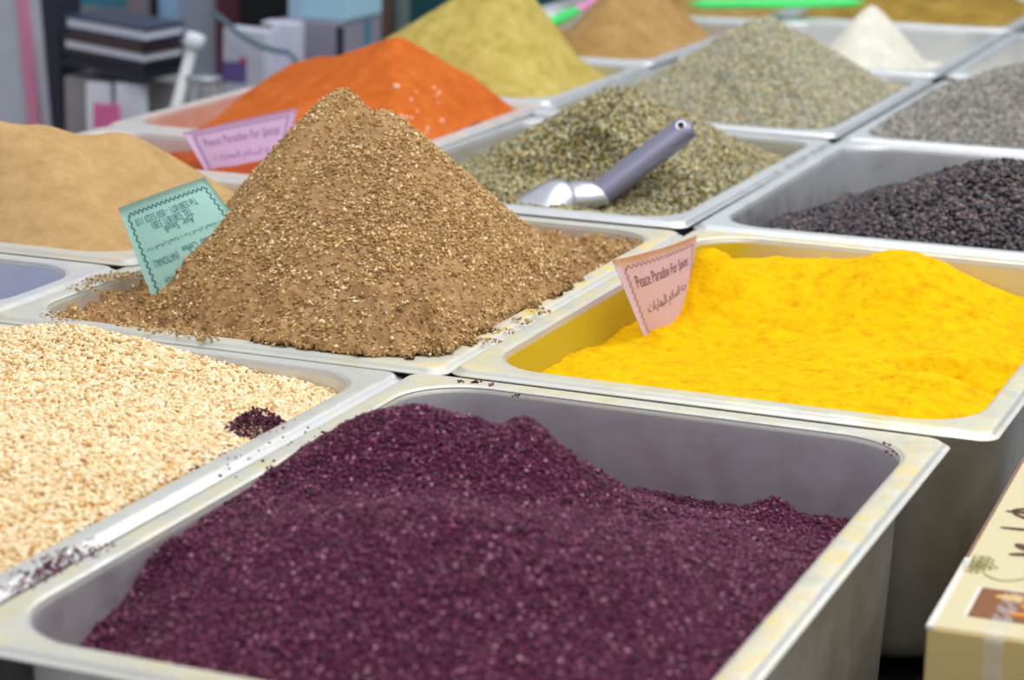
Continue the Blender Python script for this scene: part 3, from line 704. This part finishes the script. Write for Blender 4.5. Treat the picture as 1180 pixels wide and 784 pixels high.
def blob(mb, cx, cy, rx, ry, rot, z, n=20):
    c_, s_ = math.cos(rot), math.sin(rot); pts = [(cx+rx*math.cos(t_)*c_-ry*math.sin(t_)*s_, cy+rx*math.cos(t_)*s_+ry*math.sin(t_)*c_) for t_ in [2*math.pi*k/n for k in range(n)]]
    mb.add([(x, y, z) for x, y in pts]+[(x, y, z-.0003) for x, y in pts], [tuple(range(n))]+[(k, k+n, (k+1) % n+n, (k+1) % n) for k in range(n)])
for (x, y, rx, ry, a_) in ((.033, .049, .011, .0035, .05), (.046, .051, .012, .003, .15), (.043, .043, .006, .0022, 1.2)): blob(mb, x, y, rx, ry, a_, Hh+.0009)
mb.build('pale_food_print', simple('amber_print', rgb(228, 182, 84), .35), pic)
mb = MB()
for (x, y, rx, ry, a_) in ((.040, .036, .008, .0022, -.9), (.052, .034, .010, .0022, .5), (.038, .029, .007, .002, .1), (.050, .028, .010, .002, -.3)): blob(mb, x, y, rx, ry, a_, Hh+.0009)
mb.build('orange_food_print', orp, pic)
mb = MB()
for (fx, fy) in ((.008, .098), (.006, .082), (.011, .089), (.005, .090)):
    for k in range(5):
        a_ = k*1.2566; 
        for j in range(8):
            t0 = j*.785; r0 = .0022; cxx = fx+.003*math.cos(a_); cyy = fy+.003*math.sin(a_)
            blob(mb, cxx+r0*math.cos(t0), cyy+r0*math.sin(t0), .00045, .00045, 0, Hh+.0005, 6)
mb.build('flower_ornament', olp, cart)
mb = MB(); mb.tube([(.012+.002*i, .078-.006*math.sin(i*.35), Hh) for i in range(14)], .0006, 6); mb.build('stem_ornament', olp, cart, smooth=True)
def cloc(u, v):
    q = P3(*onZ(u, v, cz))-cart.location; c_, s_ = math.cos(-ang), math.sin(-ang); return (q.x*c_-q.y*s_, q.x*s_+q.y*c_)
for (u, v, rx, ry, a_) in ((1176, 588, .005, .0012, .7), (1176, 596, .006, .0012, -.7), (1182, 592, .010, .0014, .1), (1176, 611, .010, .0013, .1), (1180, 632, .006, .003, -.7), (1186, 640, .010, .002, .4)):
    x, y = cloc(u, v); mb = MB(); blob(mb, x, y, rx, ry, a_, Hh+.0006); mb.build('brown_lettering', dbr, cart)
mb = MB()
for (x, z, rx, rz_) in ((.052, -.021, .014, .0013), (.049, -.029, .013, .0013), (.052, -.037, .010, .0012)):
    mb.box((x-rx, -.0005, Hh+z-rz_), (x+rx, .0005, Hh+z+rz_), Matrix.Translation((0, 0, 0)))
mb.build('brown_front_lettering', dbr, cart)
tape, nt, b = newmat('clear_tape'); b.inputs['Base Color'].default_value = (.95, .96, 1, 1); b.inputs['Roughness'].default_value = .12; b.inputs['Alpha'].default_value = .28; b.inputs['Specular IOR Level'].default_value = 1
bp = N(nt, 'ShaderNodeBump'); bp.inputs['Strength'].default_value = .8; bp.inputs['Distance'].default_value = .002; nt.links.new(noise(nt, 180, 3, vec=(3, 1, 1)), bp.inputs['Height']); nt.links.new(bp.outputs[0], b.inputs['Normal'])
mb = MB(); nn = 24
vs = []; prof = [(.055, .001)]+[(.050-.045*i/10, .0008+.0004*math.sin(i*2.1)) for i in range(11)]+[(-.0008, -.001)]+[(-.0012-.0003*math.sin(i*1.7), -.004*i) for i in range(1, 9)]
for (y, z) in prof:
    tx_ = cloc(1142, 742)[0]
    for x in [tx_+.0018*(k_-2.5) for k_ in range(6)]: vs.append((x, y, Hh+z+.0005*math.sin(x*2500+y*900)))
mb.add(vs, [(i*6+k, i*6+k+1, (i+1)*6+k+1, (i+1)*6+k) for i in range(len(prof)-1) for k in range(5)]); mb.build('clear_tape', tape, cart, smooth=True)

# ---------------------------------------------------------------- green plastic handles
green = simple('green_plastic', rgb(70, 235, 120), .35, Subsurface_Weight=.0)
pinkpl = simple('pink_plastic', rgb(235, 150, 200), .4)
def capsule_bar(mb, a, b, w, h, taper=1.0):
    a, b = Vector(a), Vector(b); d = (b-a); L_ = d.length; d.normalize(); s_ = d.cross(Vector((0, 0, 1))).normalized(); u_ = s_.cross(d); n = 14; vs = []
    for i in range(13):
        t_ = i/12; e2 = 1.0
        if t_ < .08: e2 = math.sqrt(1-(1-t_/.08)**2)*.9+.1
        if t_ > .92: e2 = math.sqrt(max(0, 1-((t_-.92)/.08)**2))*.9+.1
        ww = w*(1+(taper-1)*t_)*e2
        for k in range(n):
            x, y = math.cos(2*math.pi*k/n), math.sin(2*math.pi*k/n)
            vs.append(a+d*(L_*t_)+s_*(math.copysign(abs(x)**.6, x)*ww)+u_*(math.copysign(abs(y)**.6, y)*h*e2))
    mb.add(vs, [(i*n+k, i*n+(k+1) % n, (i+1)*n+(k+1) % n, (i+1)*n+k) for i in range(12) for k in range(n)]+[tuple(range(n))[::-1], tuple(12*n+k for k in range(n))])
g0 = P3(*onZ(792, 5, .07)); g1 = P3(*onZ(998, 3, .07))
mb = MB(); capsule_bar(mb, g0-g0, g1-g0, .011, .006, 1.1)
o = mb.build('green_plastic_handle', green, None, g0, smooth=True); tag(o, 'long bright green plastic handle lying across the rear pans', 'handle')
g0 = P3(*onZ(634, 27, .05)); g1 = P3(*onZ(664, 12, .06)); g2 = P3(*onZ(690, -1, .07))
root = empty('green_spoon', g0); tag(root, 'short green handle with pink end between the olive and brown heaps', 'spoon')
mb = MB(); capsule_bar(mb, g0-g0, g1-g0, .009, .006); mb.build('green_grip', green, root, smooth=True)
mb = MB(); capsule_bar(mb, g1-g0, g2-g0, .007, .005); mb.build('pink_end', pinkpl, root, smooth=True)

# ---------------------------------------------------------------- things at the back left
ZB = -1.0
mb = MB(); mb.box((-6.4*S, 3.2*S, ZR+(ZB-.1)*S), (-2.05*S, 8.4*S, ZR+ZB*S)); tr = empty('side_table', (-4.2*S, 5.8*S, 0)); tag(tr, 'lower grey side table behind and left of the pans, under the books', 'table')
reparent(mb.build('tabletop', simple('side_table_top', rgb(120, 116, 118), .5), None, bevel=.003), tr)
for lx_ in (-6.3, -2.15):
    for ly_ in (3.3, 8.2):
        mb = MB(); mb.box((lx_*S-.02, ly_*S-.02, 0), (lx_*S+.02, ly_*S+.02, ZR+(ZB-.1)*S)); reparent(mb.build('leg', bpy.data.materials['side_table_top'], None), tr)
def bx(name, label, cat, px, Y, depth, c, rough=.5, base=ZB, tilt=0, bevel=.0015, group=None, mat=None):
    """upright box whose front face covers the picture rectangle px at distance Y; stands on the counter"""
    u0, v0, u1, v1 = px
    A = onY(u0, v1, Y); B = onY(u1, v1, Y); T = onY((u0+u1)/2, v0, Y)
    zb = base if base is not None else A[2]
    mb = MB(); w = (B[0]-A[0])*S; h = (T[2]-zb)*S
    mb.box((-w/2, 0, 0), (w/2, depth*S, h))
    o = mb.build(name, mat or simple(name+'_mat', rgb(*c), rough, var=.06, scale=20), None, P3((A[0]+B[0])/2, Y, zb), bevel=bevel)
    o.rotation_euler = (0, tilt, 0)
    if label: tag(o, label, cat, group)
    return o
# post of the stall
root = empty('stall_post', P3(*onY(30, 150, 5.2)[:2], ZB)); tag(root, 'grey upright stall post with a pink stripe at the left edge', 'post')
def postpart(name, u0, u1, c, dep, yy, ub0, ub1, Y=5.2, rough=.5):
    A = onY(ub0, 160, Y); B = onY(ub1, 160, Y); C_ = onY(u0, -40, Y); D_ = onY(u1, -40, Y); mb = MB(); r_ = root.location
    k = (ZB-C_[2])/(A[2]-C_[2]); A2 = vm(C_, A, k); B2 = vm(D_, B, k)
    top = 2.0; A3 = vm(C_, A, -top); B3 = vm(D_, B, -top)
    vs = [P3(*q)-r_ for q in (A2, B2, B3, A3)]; off = Vector((0, dep*S, 0)); f0 = Vector((0, yy*S, 0))
    mb.add([v+f0 for v in vs]+[v+off+f0 for v in vs], [(0,1,2,3),(7,6,5,4),(0,4,5,1),(1,5,6,2),(2,6,7,3),(3,7,4,0)])
    mb.build(name, simple(name+'_paint', rgb(*c), rough, var=.05), root)
postpart('upright', -60, 42, (186, 192, 204), .25, 0, -30, 60)
postpart('pink_stripe', 18, 28, (214, 136, 168), .02, -.02, 36, 50)
postpart('dark_edge', 44, 62, (38, 42, 58), .2, 0, 62, 75)
# stack of flat hardbound books
def book(label, u0, v0, v1, uc, vc0, vc1, u2, ccol, pagecol, Y=5.0):
    A = Vector(P3(*onY(u0, v1, Y+.02))); Cc = Vector(P3(*onY(uc, vc1, Y-.25))); R_ = Vector(P3(*onY(u2, vc1-15, Y+.05)))
    th = (Vector(P3(*onY(uc, vc0, Y-.25)))-Cc).length
    z = Cc.z; A.z = z; R_.z = z
    ex = (A-Cc); ey = (R_-Cc); root = empty('book', Cc); tag(root, label, 'book', 'dark flat books stacked at the back left')
    def slab(name, z0, z1, ins, mt):
        mb = MB(); cs = [ex*ins+ey*ins, ex*(1-ins)+ey*ins, ex*(1-ins)+ey*(1-ins), ex*ins+ey*(1-ins)]
        mb.add([c_+Vector((0, 0, z0)) for c_ in cs]+[c_+Vector((0, 0, z1)) for c_ in cs], [(0,1,2,3)[::-1],(4,5,6,7),(0,1,5,4),(1,2,6,5),(2,3,7,6),(3,0,4,7)])
        return mb.build(name, mt, root, bevel=.0006)
    cm = simple('book_cover', rgb(*ccol), .35); pm = simple('book_pages', rgb(*pagecol), .7)
    slab('back_cover', 0, th*.22, 0, cm); slab('pages', th*.22, th*.8, .03, pm); slab('front_cover', th*.8, th, 0, cm)
    return Cc.z+th
book('lowest dark book in the stack at the back left', 72, 75, 92, 168, 74, 93, 216, (24, 26, 44), (30, 30, 46))
book('book with white page edge in the middle of the stack', 72, 60, 76, 166, 60, 75, 213, (40, 36, 54), (232, 236, 248))
book('brown-black book second from the top of the stack', 76, 47, 60, 164, 50, 60, 212, (66, 48, 52), (96, 70, 64))
book('topmost book of the stack, white edge over a blue cover', 74, 34, 50, 168, 33, 51, 214, (40, 44, 78), (226, 230, 246))
bx('book_stand', 'low grey display box under the dark book stack', 'box', (76, 93, 205, 160), 5.02, .30, (150, 146, 148))
bx('paper_packet', 'white paper packet behind the pink note card', 'packet', (100, 96, 128, 160), 4.86, .03, (222, 228, 238), group='white packets under the book stack')
bx('paper_packet', 'white paper packet right of the pink note card', 'packet', (134, 97, 165, 160), 4.84, .05, (226, 234, 244), group='white packets under the book stack')
bx('note_card', 'bright pink note card standing behind the tan mound', 'card', (108, 120, 137, 165), 4.74, .02, (216, 104, 158))
# white tube with cap
wt = simple('white_tube_plastic', rgb(206, 212, 214), .35); T0 = P3(*onY(205, 116, 4.7)); T1 = P3(*onY(221, 56, 4.75)); T2 = P3(*onY(226, 40, 4.76))
T0 = T1+(T0-T1)*((T1.z-ZR-ZB*S-.002)/(T1.z-T0.z))
root = empty('white_tube', T0); tag(root, 'leaning white plastic tube with a wide white cap', 'tube')
mb = MB(); mb.tube([T0-T0, T1-T0], .0075, 20); mb.build('tube_body', wt, root, smooth=True)
mb = MB(); mb.tube([T1-T0, T1-T0+(T2-T1)*.2, T2-T0, T2-T0+(T2-T1)*.1], [.009, .013, .0135, .009], 20); mb.build('cap', simple('white_cap', rgb(232, 236, 246), .3), root, smooth=True)
# clear glass jar
glass, nt, b = newmat('clear_glass'); b.inputs['Base Color'].default_value = (.86, .92, .92, 1); b.inputs['Roughness'].default_value = .05; b.inputs['Transmission Weight'].default_value = .9; b.inputs['IOR'].default_value = 1.3; b.inputs['Alpha'].default_value = .55
jc = onY(235, 130, 4.3); J = P3(jc[0], jc[1], ZB)
root = empty('glass_jar', J); tag(root, 'clear glass jar behind the left end of the orange mound', 'jar')
hj = (onY(235, 92, 4.3)[2]-ZB)*S
mb = MB(); mb.tube([(0, 0, .001), (0, 0, .006), (0, 0, hj*.75), (0, 0, hj*.92), (0, 0, hj)], [.024, .029, .030, .024, .022], 28); mb.build('glass_body', glass, root, smooth=True)
mb = MB(); mb.tube([(0, 0, hj), (0, 0, hj+.004)], [.0235, .0235], 28); mb.build('lid', simple('jar_lid', rgb(170, 178, 186), .3, .6), root, smooth=True)
# packets, cartons and sheets behind the orange mound
p1 = bx('printed_packet', 'white packet with purple print left of the orange mound', 'packet', (252, 34, 300, 110), 5.5, .12, (206, 210, 226), tilt=.03)
def decal(name, px, Y, c, parent):
    u0, v0, u1, v1 = px; A = Vector(P3(*onY(u0, v0, Y))); B = Vector(P3(*onY(u1, v1, Y))); pm = parent.location
    mb = MB(); mb.box((min(A.x, B.x), A.y-.0008, B.z), (max(A.x, B.x), A.y, A.z)); mb.v = [tuple(parent.rotation_euler.to_matrix().inverted() @ (Vector(v)-pm)) for v in mb.v]
    return mb.build(name, simple(name+'_ink', rgb(*c), .6), parent)
decal('purple_print', (256, 70, 284, 96), 5.5, (110, 96, 160), p1); decal('red_dot', (276, 66, 284, 74), 5.495, (190, 80, 120), p1)
p2 = bx('printed_packet', 'tall white packet with a black figure printed on it', 'packet', (296, 26, 334, 110), 5.62, .1, (212, 214, 236), tilt=.03)
decal('black_figure', (300, 28, 314, 44), 5.62, (40, 36, 50), p2); decal('purple_print', (298, 60, 308, 80), 5.62, (120, 110, 165), p2)
p3 = bx('grey_carton', 'grey printed carton standing under the light blue box', 'box', (320, 24, 392, 110), 5.9, .45, (152, 150, 166))
decal('blue_logo', (332, 30, 341, 42), 5.9, (70, 76, 150), p3); decal('dark_side', (388, 30, 396, 90), 5.9, (30, 28, 52), p3)
tz = onY(350, 27, 5.95)[2]
b4 = bx('light_blue_box', 'light blue box standing on the grey carton', 'box', (332, -40, 400, 26), 5.95, .38, (172, 216, 238), base=onY(360, 24, 5.9)[2]+.002)
decal('pale_panel', (336, -30, 347, 22), 5.95, (170, 196, 226), b4)
bx('blue_strip', 'narrow blue bar beside the grey carton', 'bar', (397, 20, 410, 110), 6.15, .06, (84, 140, 164), tilt=.06)
bx('black_case', 'black case behind the printed packets', 'case', (277, -50, 334, 110), 6.2, .2, (10, 12, 16))
bx('red_box', 'dark red box at the top beside the black case', 'box', (250, -30, 277, 100), 6.25, .2, (92, 40, 58))
bx('grey_box', 'plain grey box behind the white tube', 'box', (197, -30, 250, 110), 6.3, .3, (160, 164, 178))
bx('blue_folder', 'light blue folder standing behind the book stack', 'folder', (184, -30, 196, 100), 6.2, .25, (140, 180, 214))
bx('black_folder', 'black folder beside the light blue folder', 'folder', (174, -30, 184, 100), 6.2, .25, (16, 18, 28))
bx('grey_folder', 'grey-brown folder left of the black folder', 'folder', (148, -30, 174, 100), 6.2, .25, (136, 128, 134))
bx('brown_shelf', 'brown wooden board behind the book stack', 'board', (66, 17, 150, 100), 6.1, .3, (122, 98, 98))
bx('teal_bin', 'teal bin at the top left above the books', 'bin', (66, -40, 148, 60), 6.6, .3, (60, 128, 152))
# dark blue hose
hz = MB(); pts = [onY(u, v, 5.4) for u, v in ((246, 14), (262, 28), (280, 42), (298, 52), (316, 58), (332, 60), (340, 68), (343, 85))]; pts.append((pts[-1][0], pts[-1][1], ZB+.013))
o0 = P3(*pts[0]); hz.tube([P3(*q)-o0 for q in pts], .004, 12); o = hz.build('blue_tube', simple('blue_tube_rubber', rgb(84, 110, 126), .4), None, o0, smooth=True); tag(o, 'grey-blue flexible tube curving in front of the packets', 'tube')
# glass case behind
g = bx('display_screen', 'greenish glass display screen right of the light blue box', 'screen', (408, -60, 456, 110), 6.8, .05, (104, 110, 104), rough=.2)
decal('green_patch', (412, -20, 430, 22), 6.8, (70, 90, 66), g); decal('brown_patch', (440, -30, 452, 40), 6.8, (116, 92, 80), g)
bx('frame_post', 'narrow grey-green frame post behind the olive heap', 'post', (455, -60, 466, 110), 6.75, .06, (110, 128, 124))
bx('teal_crate', 'dark teal crate behind the olive-green heap', 'crate', (466, -60, 700, 110), 7.1, .3, (34, 86, 92))

# ---------------------------------------------------------------- light
sc = bpy.context.scene
w = bpy.data.worlds.new('world'); sc.world = w; w.use_nodes = True; nt = w.node_tree; nt.nodes.clear()
bg = N(nt, 'ShaderNodeBackground'); wo = N(nt, 'ShaderNodeOutputWorld'); nt.links.new(bg.outputs[0], wo.inputs[0])
tc = N(nt, 'ShaderNodeTexCoord'); sx = N(nt, 'ShaderNodeSeparateXYZ'); nt.links.new(tc.outputs['Generated'], sx.inputs[0])
c = ramp(nt, sx.outputs[2], [(0, (.48, .48, .50, 1)), (.1, (.68, .69, .72, 1)), (.5, (.82, .86, .92, 1)), (1, (.95, .97, 1, 1))])
nt.links.new(c, bg.inputs[0]); bg.inputs[1].default_value = .85
def area(name, loc, target, sx_, sy_, power, c=(1, 1, 1)):
    l = bpy.data.lights.new(name, 'AREA'); l.shape = 'RECTANGLE'; l.size = sx_; l.size_y = sy_; l.energy = power; l.color = c
    o = bpy.data.objects.new(name, l); col.objects.link(o); o.location = loc
    o.rotation_euler = (Vector(target)-Vector(loc)).to_track_quat('-Z', 'Y').to_euler(); return o
area('ceiling_light', (.7, .6, 3.0), (0, .6, .9), 3.6, 2.4, 68, (1, .98, .95))
for i in range(4):
    l = bpy.data.lights.new('stall_lamp', 'POINT'); l.energy = 3.0; l.shadow_soft_size = .03; l.color = (1, .97, .92)
    o = bpy.data.objects.new('stall_lamp', l); col.objects.link(o); o.location = (.25+.28*i, .55+.35*i, 2.1)
sc.view_settings.view_transform = 'Standard'; sc.view_settings.look = 'None'; sc.view_settings.gamma = 1; sc.view_settings.use_curve_mapping = False
sc.view_settings.exposure = -0.22
